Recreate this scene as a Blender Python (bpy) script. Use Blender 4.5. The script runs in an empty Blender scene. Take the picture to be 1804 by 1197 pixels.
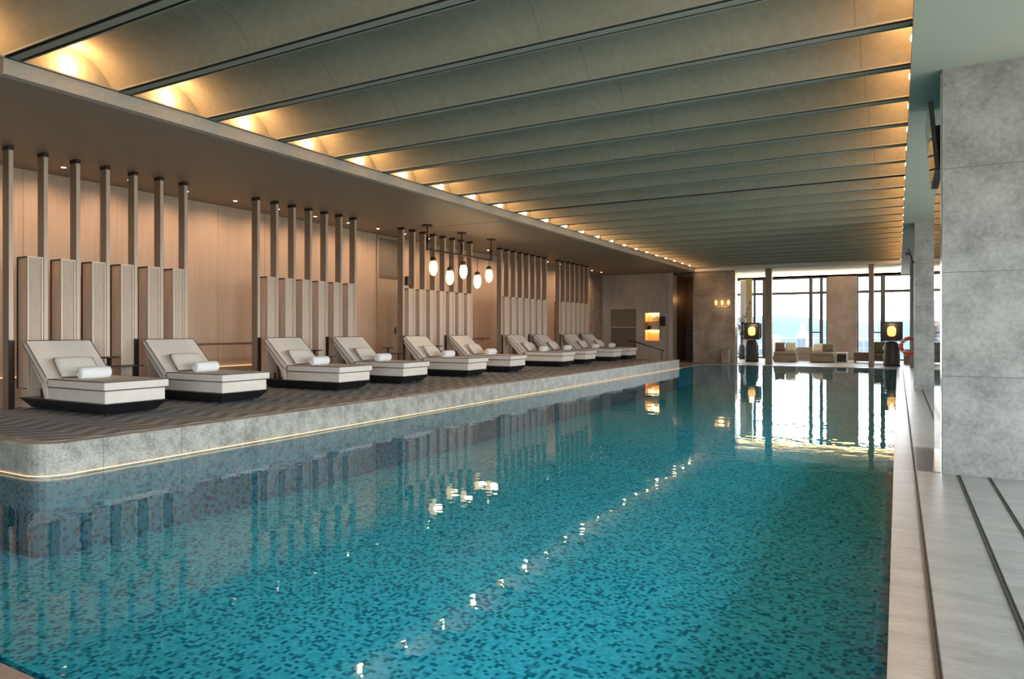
import bpy, bmesh, math, random
from mathutils import Vector, Matrix
random.seed(7)
PI = math.pi
sc = bpy.context.scene
COL = sc.collection

# ------------------------------------------------------------------ materials
def mat(name, base=(.5,.5,.5), rough=.5, metal=0., emit=None, estr=0., spec=.5):
    m = bpy.data.materials.new(name); m.use_nodes = True
    p = m.node_tree.nodes['Principled BSDF']
    p.inputs['Base Color'].default_value = (*base,1)
    p.inputs['Roughness'].default_value = rough
    p.inputs['Metallic'].default_value = metal
    p.inputs['Specular IOR Level'].default_value = spec
    if emit:
        p.inputs['Emission Color'].default_value = (*emit,1)
        p.inputs['Emission Strength'].default_value = estr
    return m

class G:
    """small node-graph writer"""
    def __init__(s, m): s.t = m.node_tree; s.n = s.t.nodes; s.p = s.n['Principled BSDF']; s.out = s.n['Material Output']
    def add(s, typ, **kw):
        n = s.n.new(typ)
        for k, v in kw.items(): setattr(n, k, v)
        return n
    def link(s, a, b): s.t.links.new(a, b)
    def val(s, sock, v):
        if hasattr(v, 'is_linked') or hasattr(v, 'links'): s.link(v, sock)
        else: sock.default_value = v
    def math(s, op, a, b=0., c=None):
        n = s.add('ShaderNodeMath', operation=op)
        s.val(n.inputs[0], a); s.val(n.inputs[1], b)
        if c is not None: s.val(n.inputs[2], c)
        return n.outputs[0]
    def obj(s): return s.add('ShaderNodeTexCoord').outputs['Object']
    def xyz(s, v):
        n = s.add('ShaderNodeSeparateXYZ'); s.link(v, n.inputs[0]); return n.outputs
    def scale(s, v, sx, sy, sz):
        n = s.add('ShaderNodeMapping'); s.link(v, n.inputs[0]); n.inputs['Scale'].default_value = (sx,sy,sz); return n.outputs[0]
    def noise(s, v, sc_, det=4, rough=.55):
        n = s.add('ShaderNodeTexNoise'); s.link(v, n.inputs['Vector'])
        n.inputs['Scale'].default_value = sc_; n.inputs['Detail'].default_value = det; n.inputs['Roughness'].default_value = rough
        return n.outputs['Fac']
    def ramp(s, f, stops):
        n = s.add('ShaderNodeValToRGB'); s.link(f, n.inputs[0]); e = n.color_ramp.elements
        while len(e) < len(stops): e.new(.5)
        for el, (p, c) in zip(e, stops): el.position = p; el.color = (*c,1)
        return n.outputs[0]
    def mix(s, f, a, b, blend='MIX'):
        n = s.add('ShaderNodeMix', data_type='RGBA', blend_type=blend)
        s.val(n.inputs[0], f)
        for k, v in ((6,a),(7,b)):
            if isinstance(v, tuple): n.inputs[k].default_value = (*v,1)
            else: s.link(v, n.inputs[k])
        return n.outputs[2]
    def line(s, coord, period, width, off=0.):
        """1 within a joint line, else 0"""
        a = s.math('ADD', coord, off); a = s.math('DIVIDE', a, period); a = s.math('FRACT', a)
        return s.math('LESS_THAN', a, width/period)
    def color(s, c): s.link(c, s.p.inputs['Base Color'])
    def bump(s, h, strength=.2, dist=.01):
        n = s.add('ShaderNodeBump'); s.link(h, n.inputs['Height'])
        n.inputs['Strength'].default_value = strength; n.inputs['Distance'].default_value = dist
        s.link(n.outputs[0], s.p.inputs['Normal'])

def stone(name, dark, light, rough=.45, scale=3., joints=(), stretch=(1,1,1), jointcol=None, fine=28.):
    m = mat(name, light, rough); g = G(m); v = g.obj(); vs = g.scale(v, *stretch)
    n1 = g.noise(vs, scale, 8, .62); n2 = g.noise(vs, fine, 5, .7)
    f = g.math('ADD', g.math('MULTIPLY', n1, .6), g.math('MULTIPLY', n2, .4))
    c = g.ramp(f, [(.36, dark), (.62, light)])
    xyz = g.xyz(v)
    for ax, per, wid, off in joints:
        l = g.line(xyz['XYZ'.index(ax)], per, wid, off)
        c = g.mix(l, c, jointcol or tuple(k*.6 for k in dark))
    g.color(c); g.bump(f, .08, .01)
    return m

M = {}
M['pillar'] = stone('grey limestone', (.135,.132,.12), (.31,.302,.275), .5, 2.2, [('Z',1.03,.006,.04)], fine=22)
M['pillarwall'] = stone('brown grey marble', (.17,.15,.13), (.42,.37,.325), .25, 1.4, [('Z',.78,.006,.1),('X',.62,.006,.35)], fine=12)
M['nichewall'] = stone('taupe stone', (.32,.28,.235), (.52,.46,.39), .4, 1.2, [('X',.9,.008,.0)], stretch=(1,1,.35))
M['roughstone'] = stone('rough lit stone', (.20,.15,.115), (.42,.34,.27), .7, 2.5)
M['pier'] = stone('brown limestone pier', (.24,.175,.14), (.42,.33,.28), .5, 1.5, [('Z',.9,.006,.2)])
M['coping'] = stone('pale coping stone', (.19,.175,.145), (.50,.47,.405), .4, 5., [('Y',.9,.006,.3)], fine=40)
M['deck'] = stone('grey deck stone', (.20,.19,.17), (.34,.325,.30), .28, 2.4, [('Y',1.2,.005,.25)], stretch=(.6,2.2,1), fine=18, jointcol=(.26,.25,.23))
M['patch'] = stone('brown polished stone inlay', (.09,.05,.035), (.15,.09,.065), .18, 3.)
M['lounge'] = stone('brown grey lounge stone', (.15,.125,.105), (.24,.205,.175), .5, 2.)
M['neardeck'] = stone('warm brown near coping', (.22,.15,.11), (.34,.24,.18), .35, 5.)

def pooltile(name, k):
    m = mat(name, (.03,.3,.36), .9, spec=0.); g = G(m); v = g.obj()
    sn = g.add('ShaderNodeVectorMath', operation='SNAP'); g.link(v, sn.inputs[0]); sn.inputs[1].default_value = (.03,.03,.03)
    w = g.add('ShaderNodeTexWhiteNoise', noise_dimensions='3D'); g.link(sn.outputs[0], w.inputs['Vector'])
    big = g.noise(v, .5, 3)
    f = g.math('ADD', g.math('MULTIPLY', w.outputs['Value'], .9), g.math('MULTIPLY', big, .1))
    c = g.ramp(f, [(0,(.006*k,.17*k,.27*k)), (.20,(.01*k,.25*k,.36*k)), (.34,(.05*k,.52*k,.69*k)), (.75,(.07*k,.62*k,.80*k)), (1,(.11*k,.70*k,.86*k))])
    g.color(c); return m
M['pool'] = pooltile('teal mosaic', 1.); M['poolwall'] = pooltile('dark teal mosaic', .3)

def water():
    m = mat('pool water'); g = G(m); n = g.n; n.remove(g.p)
    v = g.obj(); h = g.noise(g.scale(v,1,1,1), 2.6, 2, .4); h2 = g.noise(v, 9, 1, .4)
    hh = g.math('ADD', h, g.math('MULTIPLY', h2, .25))
    b = g.add('ShaderNodeBump'); b.inputs['Strength'].default_value = .06; b.inputs['Distance'].default_value = .032; g.link(hh, b.inputs['Height'])
    fr = g.add('ShaderNodeFresnel'); ge = g.add('ShaderNodeNewGeometry'); g.link(g.math('SUBTRACT', 1.333, g.math('MULTIPLY', ge.outputs['Backfacing'], 1.333-1/1.333)), fr.inputs['IOR']); g.link(b.outputs[0], fr.inputs['Normal'])
    tr = g.add('ShaderNodeBsdfTransparent'); tr.inputs[0].default_value = (.84,.97,1,1)
    gl = g.add('ShaderNodeBsdfGlossy'); gl.inputs['Roughness'].default_value = .012; g.link(b.outputs[0], gl.inputs['Normal'])
    mx = g.add('ShaderNodeMixShader'); g.link(fr.outputs[0], mx.inputs[0]); g.link(tr.outputs[0], mx.inputs[1]); g.link(gl.outputs[0], mx.inputs[2])
    g.link(mx.outputs[0], g.out.inputs[0]); return m
M['water'] = water()

def glass():
    m = mat('window glass'); g = G(m); g.n.remove(g.p)
    fr = g.add('ShaderNodeFresnel'); ge = g.add('ShaderNodeNewGeometry'); g.link(g.math('SUBTRACT', 1.45, g.math('MULTIPLY', ge.outputs['Backfacing'], 1.45-1/1.45)), fr.inputs['IOR'])
    tr = g.add('ShaderNodeBsdfTransparent'); tr.inputs[0].default_value = (.95,.98,.98,1)
    gl = g.add('ShaderNodeBsdfGlossy'); gl.inputs['Roughness'].default_value = .01
    mx = g.add('ShaderNodeMixShader'); g.link(fr.outputs[0], mx.inputs[0]); g.link(tr.outputs[0], mx.inputs[1]); g.link(gl.outputs[0], mx.inputs[2])
    g.link(mx.outputs[0], g.out.inputs[0]); return m
M['glass'] = glass()

def plaster(name, a, b):
    m = mat(name, b, .75); g = G(m); v = g.obj()
    f = g.noise(v, 14, 6, .65); big = g.noise(v, 1.2, 3)
    ff = g.math('ADD', g.math('MULTIPLY', f, .6), g.math('MULTIPLY', big, .4))
    c = g.ramp(ff, [(.35, a), (.65, b)])
    x = g.xyz(v); c = g.mix(g.line(x[0], 2.66, .008, .35), c, tuple(k*.72 for k in a))
    g.color(c); return m
M['vault'] = plaster('vault plaster', (.245,.228,.17), (.315,.294,.225))
M['rib'] = mat('rib grey green', (.31,.305,.25), .6)
M['groove'] = mat('shadow gap black', (.05,.052,.047), .7)  # near-black for gaps and drains; paints the shade inside the rib grooves
M['fascia'] = plaster('fascia plaster', (.43,.39,.335), (.51,.465,.40))
M['farceil'] = mat('cream ceiling paint', (.74,.69,.60), .7)
M['lowceil'] = mat('low ceiling taupe', (.25,.21,.165), .55)
M['rightceil'] = mat('right ceiling pale green', (.44,.465,.395), .7)

def woodwall():
    m = mat('pale oak veneer', (.5,.36,.25), .5); g = G(m); v = g.obj(); x = g.xyz(v)
    f = g.noise(g.scale(v, 40, 40, .6), 1.0, 5, .6)
    c = g.ramp(f, [(.3,(.47,.335,.235)), (.7,(.57,.425,.315))])
    c = g.mix(g.line(x[1], 1.22, .008, .22), c, (.16,.11,.08))
    g.color(c); return m
M['woodwall'] = woodwall()
def streak(name, a, b, rough=.45, metal=0., sc_=(30,30,1)):
    m = mat(name, b, rough, metal); g = G(m); f = g.noise(g.scale(g.obj(), *sc_), 1.5, 4)
    g.color(g.ramp(f, [(.3,a),(.7,b)])); return m
M['post'] = streak('bronze brown post', (.165,.125,.09), (.225,.172,.128), .42, .0)
M['postedge'] = mat('champagne bronze edge', (.60,.45,.345), .4, .1)
M['darkbronze'] = mat('dark bronze', (.035,.022,.017), .4, .4)
M['panel'] = streak('pale fluted panel', (.56,.43,.335), (.66,.52,.41), .5, 0, (4,4,1))
M['trim'] = mat('pale bronze frame', (.74,.60,.47), .35, .15)
def fabric(name, a, b):
    m = mat(name, b, .9, spec=.2); g = G(m); v = g.obj(); f = g.noise(v, 160, 3, .6); f2 = g.noise(v, 5, 2)
    ff = g.math('ADD', g.math('MULTIPLY', f, .7), g.math('MULTIPLY', f2, .3))
    g.color(g.ramp(ff, [(.35,a),(.65,b)])); g.bump(f, .25, .002); return m
M['fabric'] = fabric('off white outdoor fabric', (.70,.635,.555), (.81,.745,.665))
M['pillow'] = fabric('pillow linen', (.68,.63,.57), (.80,.75,.68))
M['towel'] = fabric('white towelling', (.80,.80,.79), (.88,.88,.87))
M['piping'] = mat('charcoal piping', (.10,.085,.075), .7)
M['black'] = mat('black lacquer', (.012,.012,.015), .28)
M['blackmatt'] = mat('matt black', (.015,.014,.014), .5)
M['screen'] = mat('tv glass', (.01,.01,.012), .06)
M['mirror'] = mat('polished cladding', (.55,.55,.54), .05, .95)
M['steel'] = mat('steel', (.5,.5,.5), .3, 1)
M['frame'] = mat('bronze grey window frame', (.075,.075,.078), .4, .2)
M['column'] = streak('taupe metal column', (.20,.165,.135), (.27,.225,.185), .4, .1)
M['gold'] = streak('olive brass column', (.25,.20,.09), (.36,.29,.14), .35, .4)
M['curtain'] = mat('pale curtain', (.70,.68,.72), .8)
M['sofa'] = fabric('greige sofa', (.26,.22,.18), (.34,.295,.25))
M['cushion'] = fabric('cream cushion', (.60,.56,.52), (.70,.67,.63))
M['brown'] = mat('walnut brown', (.16,.10,.075), .5)
M['rock'] = stone('dark rough rock', (.012,.013,.014), (.07,.07,.07), .55, 9., stretch=(1,1,3))
M['olive'] = mat('olive fabric', (.14,.14,.09), .8)
M['leaf'] = mat('leaf green', (.035,.07,.03), .6)
M['branch'] = mat('branch brown', (.06,.045,.035), .7)
M['red'] = mat('lifebuoy red orange', (.75,.09,.04), .4)
M['white'] = mat('white paint', (.8,.8,.8), .4)
M['niche'] = mat('amber niche wood', (.62,.42,.20), .5)
M['redwood'] = streak('reddish dark wood', (.10,.03,.02), (.16,.055,.035), .4, 0, (1,1,30))
M['darkwood'] = streak('dark wood alcove', (.05,.03,.02), (.10,.062,.04), .45)
M['doorwood'] = streak('door veneer', (.33,.245,.17), (.41,.31,.22), .5)
M['louver'] = streak('taupe louvre panel', (.15,.125,.095), (.20,.165,.13), .45, 0, (1,1,60))
M['bulb'] = mat('bulb glow', (1,.9,.7), .4, emit=(1,.66,.36), estr=18)
M['globe'] = mat('pendant glass glow', (1,.9,.7), .4, emit=(1,.73,.38), estr=1.35)
M['lantern'] = mat('lantern glow', (1,.85,.5), .4, emit=(1,.50,.14), estr=1.1)
M['ledstrip'] = mat('warm led', (1,.8,.5), .4, emit=(1,.56,.26), estr=.8)
M['cove'] = mat('cove led', (1,.8,.5), .4, emit=(1,.70,.30), estr=22)
M['downlight'] = mat('downlight glow', (1,.9,.7), .4, emit=(1,.78,.52), estr=10)
M['hill'] = mat('hazy blue hill', (.06,.083,.095), 1.)
M['city'] = mat('pale tower wall', (.22,.225,.23), .8)
M['citywin'] = mat('tower windows', (.06,.08,.10), .3)
M['terrain'] = mat('city haze ground', (.085,.10,.11), 1.)
def carpet():
    m = mat('chevron carpet', (.1,.1,.1), .9, spec=.2); g = G(m); v = g.obj(); x = g.xyz(v)
    zz = g.math('PINGPONG', x[1], .42)
    s = g.math('ADD', x[0], g.math('MULTIPLY', zz, .8))
    st = g.math('FRACT', g.math('DIVIDE', s, .30)); st = g.math('LESS_THAN', st, .5)
    n = g.noise(v, 60, 4)
    a = g.ramp(n, [(.3,(.17,.178,.184)),(.7,(.225,.235,.243))]); b = g.ramp(n, [(.3,(.29,.30,.305)),(.7,(.365,.377,.383))])
    g.color(g.mix(st, a, b)); return m
M['carpet'] = carpet()

# ------------------------------------------------------------------ mesh helpers
class MB:
    def __init__(s): s.bm = bmesh.new(); s.mats = []; s.smooth = False
    def mi(s, m):
        if m not in s.mats: s.mats.append(m)
        return s.mats.index(m)
    def _f(s, vs, i, sm=False):
        try: f = s.bm.faces.new(vs); f.material_index = i; f.smooth = sm; return f
        except ValueError: return None
    def box(s, x0,x1,y0,y1,z0,z1, m, tx=0., ty=0.):
        """tx,ty: inset of the bottom (taper)"""
        i = s.mi(m)
        v = [s.bm.verts.new(p) for p in ((x0+tx,y0+ty,z0),(x1-tx,y0+ty,z0),(x1-tx,y1-ty,z0),(x0+tx,y1-ty,z0),(x0,y0,z1),(x1,y0,z1),(x1,y1,z1),(x0,y1,z1))]
        for q in ((3,2,1,0),(4,5,6,7),(0,1,5,4),(1,2,6,5),(2,3,7,6),(3,0,4,7)): s._f([v[k] for k in q], i)
        return s
    def prism(s, pts, axis, a, b, m):
        """polygon pts (2D) extruded along axis from a to b; axis 'y': pts=(x,z); 'z': (x,y); 'x': (y,z)"""
        i = s.mi(m)
        def P(p, t): return {'y':(p[0],t,p[1]),'z':(p[0],p[1],t),'x':(t,p[0],p[1])}[axis]
        A = [s.bm.verts.new(P(p,a)) for p in pts]; B = [s.bm.verts.new(P(p,b)) for p in pts]
        n = len(pts)
        s._f(A[::-1], i); s._f(B, i)
        for k in range(n): s._f([A[k],A[(k+1)%n],B[(k+1)%n],B[k]], i)
        return s
    def sheet(s, rows, m, sm=False, flip=False):
        i = s.mi(m); R = [[s.bm.verts.new(p) for p in r] for r in rows]
        for a, b in zip(R, R[1:]):
            for k in range(len(a)-1):
                q = [a[k],a[k+1],b[k+1],b[k]]
                s._f(q[::-1] if flip else q, i, sm)
        return s
    def tube(s, pts, r, m, n=10, caps=True, closed=False):
        i = s.mi(m); pts = [Vector(p) for p in pts]; rings = []
        N = len(pts)
        for k, p in enumerate(pts):
            if closed: d = pts[(k+1)%N]-pts[k-1]
            else: d = pts[min(k+1,N-1)]-pts[max(k-1,0)]
            d.normalize()
            up = Vector((0,0,1)) if abs(d.z) < .95 else Vector((1,0,0))
            a = d.cross(up).normalized(); b = d.cross(a).normalized()
            rr = r[k] if isinstance(r,(list,tuple)) else r
            rings.append([s.bm.verts.new(p+a*rr*math.cos(2*PI*j/n)+b*rr*math.sin(2*PI*j/n)) for j in range(n)])
        rr_ = list(zip(rings, rings[1:]))
        if closed: rr_.append((rings[-1], rings[0]))
        for A, B in rr_:
            for j in range(n): s._f([A[j],A[(j+1)%n],B[(j+1)%n],B[j]], i, True)
        if caps and not closed: s._f(rings[0][::-1], i); s._f(rings[-1], i)
        return s
    def lathe(s, prof, m, c=(0,0,0), n=20, axis='z'):
        i = s.mi(m); rings = []
        def T(r, h, a):
            x, y = r*math.cos(a), r*math.sin(a)
            return {'z':(c[0]+x,c[1]+y,c[2]+h),'y':(c[0]+x,c[1]+h,c[2]+y),'x':(c[0]+h,c[1]+x,c[2]+y)}[axis]
        for r, h in prof:
            rings.append([s.bm.verts.new(T(max(r,1e-4),h,2*PI*j/n)) for j in range(n)])
        for A, B in zip(rings, rings[1:]):
            for j in range(n): s._f([A[j],A[(j+1)%n],B[(j+1)%n],B[j]], i, True)
        s._f(rings[0][::-1], i); s._f(rings[-1], i)
        return s
    def build(s, name, parent=None, loc=None, bevel=0., seg=2):
        bmesh.ops.recalc_face_normals(s.bm, faces=s.bm.faces[:])
        me = bpy.data.meshes.new(name); s.bm.to_mesh(me); s.bm.free()
        for m in s.mats: me.materials.append(m)
        o = bpy.data.objects.new(name, me); COL.objects.link(o)
        if parent: o.parent = parent
        if loc: o.location = loc
        if bevel:
            b = o.modifiers.new('bevel','BEVEL'); b.width = bevel; b.segments = seg; b.limit_method = 'ANGLE'; b.angle_limit = .6
            b.harden_normals = False
        return o

def tag(o, label, cat, group=None, kind=None):
    o['label'] = label; o['category'] = cat
    if group: o['group'] = group
    if kind: o['kind'] = kind
    return o
def empty(name, loc, rz=0.):
    o = bpy.data.objects.new(name, None); COL.objects.link(o); o.location = loc; o.rotation_euler = (0,0,rz); o.empty_display_size = .1; return o
def copy_tree(o, parent=None):
    c = o.copy(); COL.objects.link(c)
    if parent: c.parent = parent
    for ch in list(o.children): copy_tree(ch, c)
    return c
def structure(mb, name, label, cat, **kw): return tag(mb.build(name, **kw), label, cat, kind='structure')
ORD = ['first','second','third','fourth','fifth','sixth','seventh','eighth','ninth','tenth','eleventh','twelfth','thirteenth','fourteenth','fifteenth','sixteenth','seventeenth','eighteenth','nineteenth','twentieth','twenty-first','twenty-second','twenty-third','twenty-fourth']

# ------------------------------------------------------------------ key dimensions (metres, water level z=0, pool runs along +Y)
XL = -7.22          # face of raised deck
XR = -.04           # pool edge on the right
Y0, Y1 = 1.52, 29.4 # pool ends
PZ = .33            # raised deck height
PY0, PY1 = 3.6, 25.9
FZ = .02            # floor level
LC = 4.05           # low ceilings
VC = 4.24           # vault spring
XF = -7.9           # fascia plane
XE = .114           # right ceiling edge
XW = -12.33         # back wall
YW = 30.9           # far stone walls
YE = 37.            # window wall
RY0, RP = 3.69, 1.175
DEP = -.78

# ------------------------------------------------------------------ floor, pool, platform
b = MB()
b.box(XR, 5.2, -4, Y1, -.3, FZ, M['deck'])
b.box(-13.5, 5.2, Y1, Y1+.5, -.3, FZ, M['deck']); b.box(-13.5, 5.2, Y1+.5, YE+.3, -.3, FZ, M['lounge'])
b.box(-13.5, XR, -4, Y0, -.3, FZ, M['neardeck'])
b.box(-13.5, -9.6, Y0, PY0, -.3, FZ, M['neardeck'])
b.box(-13.5, XL-.02, PY1, Y1, -.3, FZ, M['deck'])
structure(b, 'floor', 'grey stone pool surround floor', 'floor')
b = MB()
t = .06
b.box(-9.6, XR, Y0, Y1, DEP-.1, DEP, M['pool'])
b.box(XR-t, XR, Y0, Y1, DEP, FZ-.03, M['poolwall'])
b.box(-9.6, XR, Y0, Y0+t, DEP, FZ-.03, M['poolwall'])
b.box(-9.6, -9.54, Y0, PY0, DEP, FZ-.03, M['pool'])
b.box(-9.6, XR, Y1-t, Y1, DEP, FZ-.03, M['pool'])
b.box(XL-.06, XL, PY1-.2, Y1, DEP, -.02, M['pool'])
POOLB = b
#structure(b, 'pool_basin', 'teal mosaic tiled basin of the long swimming pool', 'pool')
b = MB()
b.sheet([[(-9.54,Y0+t,0),(XR-.002,Y0+t,0)],[(-9.54,PY0,0),(XR-.002,PY0,0)]], M['water'])
b.sheet([[(XL,PY0,0),(XR-.002,PY0,0)],[(XL,Y1-t,0),(XR-.002,Y1-t,0)]], M['water'])
structure(b, 'water', 'still turquoise water filling the long pool', 'water')

def deck_outline(off, xa=None):
    r = .30-off; x1 = XL-off; y0 = PY0+off; y1 = PY1-off; cx = x1-r; cy = y0+r; cyb = y1-.05
    pts = [(XW-.1, y0)]
    for k in range(9):
        a = -PI/2 + k*PI/16; pts.append((cx+r*math.cos(a), cy+r*math.sin(a)))
    pts += [(x1, y1), (XW-.1, y1)]
    return pts
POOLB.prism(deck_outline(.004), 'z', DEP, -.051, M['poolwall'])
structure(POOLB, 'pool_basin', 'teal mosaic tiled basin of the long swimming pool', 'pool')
b = MB(); b.prism(deck_outline(0), 'z', -.05, PZ, M['coping'])
structure(b, 'raised_deck', 'raised stone deck with rounded near corner along the pool', 'deck', bevel=.012)
b = MB(); b.prism(deck_outline(.17), 'z', PZ-.01, PZ+.004, M['carpet'])
tag(b.build('carpet'), 'dark grey chevron carpet covering the raised deck', 'carpet', kind='structure')
b = MB()
pts = [(x+.012*(1 if x>XW else 0), y, .018) for x, y in deck_outline(-.012)[:-1]]
pts[0] = (-9.5, PY0-.012, .018)
b.tube(pts, .0055, M['ledstrip'], 6)
tag(b.build('light_strip'), 'thin warm light strip along the raised deck just above the water', 'light strip')

# linear drains in right floor
def drain(xc, w, y0, y1, label):
    r = empty('floor_drain', (xc, (y0+y1)/2, FZ))
    L = (y1-y0)/2
    MB().box(-w/2, w/2, -L, L, .0005, .003, M['groove']).build('channel', r)
    f = MB()
    for s in (-1, 1): f.box(s*w/2-.0035, s*w/2+.0035, -L, L, .0005, .006, M['darkbronze'])
    f.build('rim', r)
    tag(r, label, 'drain', 'slot drains in the right floor')
drain(.150, .018, -3.5, Y1-.1, 'long dark slot drain in the floor nearest the pool edge')
drain(.520, .020, -3.5, 8.08, 'dark slot drain running to the near stone pillar, middle of three')
drain(.772, .016, -3.5, 8.08, 'thin dark slot drain at the right, ending at the near pillar')
drain(.510, .016, 9.9, 19.2, 'slot drain beyond the near pillar, leading to the second pillar')
b = MB(); b.box(.17, .375, 8.15, 9.75, FZ, FZ+.004, M['patch'])  # thin brown glossy rectangle laid on the floor beside the pillar
tag(b.build('floor_patch'), 'brown glossy patch on floor beside the near pillar', 'floor inlay', kind='structure')

# ------------------------------------------------------------------ ceilings
def rib_y(k): return RY0 + k*RP
K0, K1 = -4, 22
HW = .09     # half rib width
b = MB()
for k in range(K0, K1+1):
    y0, y1 = rib_y(k)+HW, rib_y(k+1)-HW
    w = (y1-y0)/2; rise = .33; R = (w*w+rise*rise)/(2*rise); cz = VC+rise-R; yc = (y0+y1)/2
    A = math.asin(w/R)
    row = [(yc+R*math.sin(-A+2*A*j/18), cz+R*math.cos(-A+2*A*j/18)) for j in range(19)]
    xs = (XF-.12, XE+.08)
    b.sheet([[(x, y, z) for y, z in row] for x in xs], M['vault'], True)
    # lunette end walls
    for x in xs:
        i = b.mi(M['vault'])
        b._f([b.bm.verts.new((x, y, z)) for y, z in row], i)
    b.box(XF-.12, XF, y0, y1, VC-.02, VC, M['fascia']); b.box(XE, XE+.08, y0, y1, VC-.02, VC, M['fascia'])
structure(b, 'ceiling', 'long pool ceiling of shallow plaster vaults', 'ceiling')
for n, k in enumerate(range(K0, K1+2)):
    y = rib_y(k); b = MB()
    x0, x1 = XF-.12, XE+.08
    gz = .05 if k == 9 else .03
    zc = VC-.008
    for q in (-1, 1):
        b.box(x0, x1, *sorted((y+q*(HW+.005), y+q*(HW-.008))), zc, VC+.05, M['rib'])
        b.box(x0, x1, *sorted((y+q*(HW-.0081), y+q*(HW-.013))), zc+.004, VC+.05, M['groove'])
    b.box(x0, x1, y-HW+.013, y+HW-.013, VC+.035, VC+.05, M['groove'])
    cw = .036 if k != 9 else .024
    if k != 9: b.box(x0, x1, y-cw, y+cw, zc+.002, VC+.034, M['groove'])
    if k != 9: b.box(x0, x1, y-cw-.002, y+cw+.002, zc-.006, zc+.0015, M['rib'])
    structure(b, 'trim_%d' % (n+1), 'grooved grey ceiling rib between vaults, %s from the camera' % (ORD[n] if n < 24 else 'far end %d' % n), 'ceiling rib')
# left bulkhead fascia
b = MB()
b.box(XF-.12, XF, PY0, YW, LC, VC-.02, M['fascia']); b.box(XF, XF+.006, PY0, 30.7, VC-.030, VC-.016, M['groove'])  # raised dark strip paints the shadow gap along the fascia top
b.box(XW-.1, XF-.12, PY0, PY0+.1, LC, VC+.4, M['lowceil'])
structure(b, 'trim_40', 'pale plaster fascia along the left edge of the vaults', 'fascia')
b = MB()
b.box(XW-.3, XF-.12, PY0+.1, 14.25, LC, LC+.1, M['lowceil'])
b.box(XW-.3, XF-.12, 14.29, YW+.6, LC, LC+.1, M['lowceil'])
b.box(XW-.3, XF-.12, 14.25, 14.29, LC+.03, LC+.1, M['groove'])
structure(b, 'ceiling_left', 'taupe low ceiling above the loungers', 'ceiling')
b = MB(); b.box(-13.5, XF-.12, -4.2, PY0, VC, VC+.1, M['fascia']); b.box(-13.5, 5.3, -4.2, rib_y(K0)+.09, VC+.0, VC+.1, M['fascia'])
structure(b, 'ceiling_near', 'pale flat ceiling band left of the nearest vault', 'ceiling')
b = MB()
b.box(XE, 5.3, -4.2, 14.25, LC, LC+.1, M['rightceil']); b.box(XE, 5.3, 14.29, YE+.3, LC, LC+.1, M['rightceil'])
b.box(XE, 5.3, 14.25, 14.29, LC+.03, LC+.1, M['groove'])
b.box(XE+.002, XE+.06, -4.2, 30.72, LC+.1, VC-.021, M['rightceil'])
b.box(XE+.09, XE+.14, -4.2, 30.72, LC+.1, VC+.4, M['rightceil'])
structure(b, 'ceiling_right', 'pale grey green flat ceiling above the right walkway', 'ceiling')
ye = rib_y(K1+1)+HW
b = MB()
b.box(XF-.12, XE, ye, ye+.1, LC, VC+.4, M['farceil'])
b.box(XF-.12, XE, ye+.1, 32.0, LC, LC+.1, M['farceil'])
b.box(-13.5, XE, 36.85, YE+.3, LC, LC+.1, M['farceil'])
b.box(-13.5, XF-.12, YW+1.0, 36.85, LC, LC+.1, M['farceil'])
b.box(-13.5, XE, 32.0, 36.85, LC+.28, LC+.34, M['farceil'])
b.box(-13.5, XE, 31.96, 32.0, LC, LC+.3, M['farceil']); b.box(-13.5, XE, 36.85, 36.89, LC, LC+.3, M['farceil'])
structure(b, 'ceiling_far', 'pale ceiling with warm lit tray over the window lounge', 'ceiling')
tag(MB().box(-7.6, 0, 32.02, 32.07, LC+.12, LC+.15, M['cove']).build('cove_light'), 'warm cove light on the pool side of the lounge ceiling tray', 'cove light')
tag(MB().box(-7.6, 0, 36.78, 36.83, LC+.12, LC+.15, M['cove']).build('cove_light'), 'warm cove light on the window side of the lounge ceiling tray', 'cove light')

# ------------------------------------------------------------------ walls
b = MB(); b.box(XW-.2, XW, PY0-.2, 29.4, -.1, LC, M['woodwall']); structure(b, 'wall_left', 'pale oak panelled wall behind the loungers', 'wall')
b = MB(); b.box(XW-.2, XW+.02, 29.4, YW, -.1, LC, M['roughstone']); structure(b, 'wall_left_stone', 'rough lit stone strip ending the oak wall', 'wall')
b = MB(); b.box(-13.6, -13.4, -4, PY0, -.1, VC+.1, M['fascia']); b.box(-13.6, XW-.1, PY0, PY0+.15, -.1, VC+.4, M['fascia']); structure(b, 'wall_near_left', 'plain wall left of the pool bay', 'wall')
NX0, NX1, NZ0, NZ1 = -10.23, -9.53, .95, 2.26
b = MB()
b.box(XW-.1, NX0, YW, YW+.6, -.1, LC, M['nichewall']); b.box(NX1, -8.9, YW, YW+.6, -.1, LC, M['nichewall'])
b.box(NX0, NX1, YW, YW+.6, -.1, NZ0, M['nichewall']); b.box(NX0, NX1, YW, YW+.6, NZ1, LC, M['nichewall'])
b.box(NX0, NX1, YW+.5, YW+.6, NZ0, NZ1, M['niche'])
structure(b, 'wall_far_left', 'taupe stone far wall with the lit niche', 'wall')
b = MB(); b.box(-9.12, -8.9, YW-.06, YW, FZ, LC, M['fascia']); structure(b, 'trim_41', 'pale pilaster at the end of the niche wall', 'pilaster')
b = MB(); b.box(-8.0, -6.17, YW, YW+.5, -.1, LC, M['pillarwall']); structure(b, 'wall_far_marble', 'brown grey polished marble wall at the pool end', 'wall')
b = MB()
b.box(-9.0, -7.95, YW+2.2, YW+2.3, -.1, LC, M['darkwood']); b.box(-9.0, -8.9, YW+.6, YW+2.3, -.1, LC, M['darkwood']); b.box(-8.0, -7.9, YW+.5, YW+2.3, -.1, LC, M['darkwood'])
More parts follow.
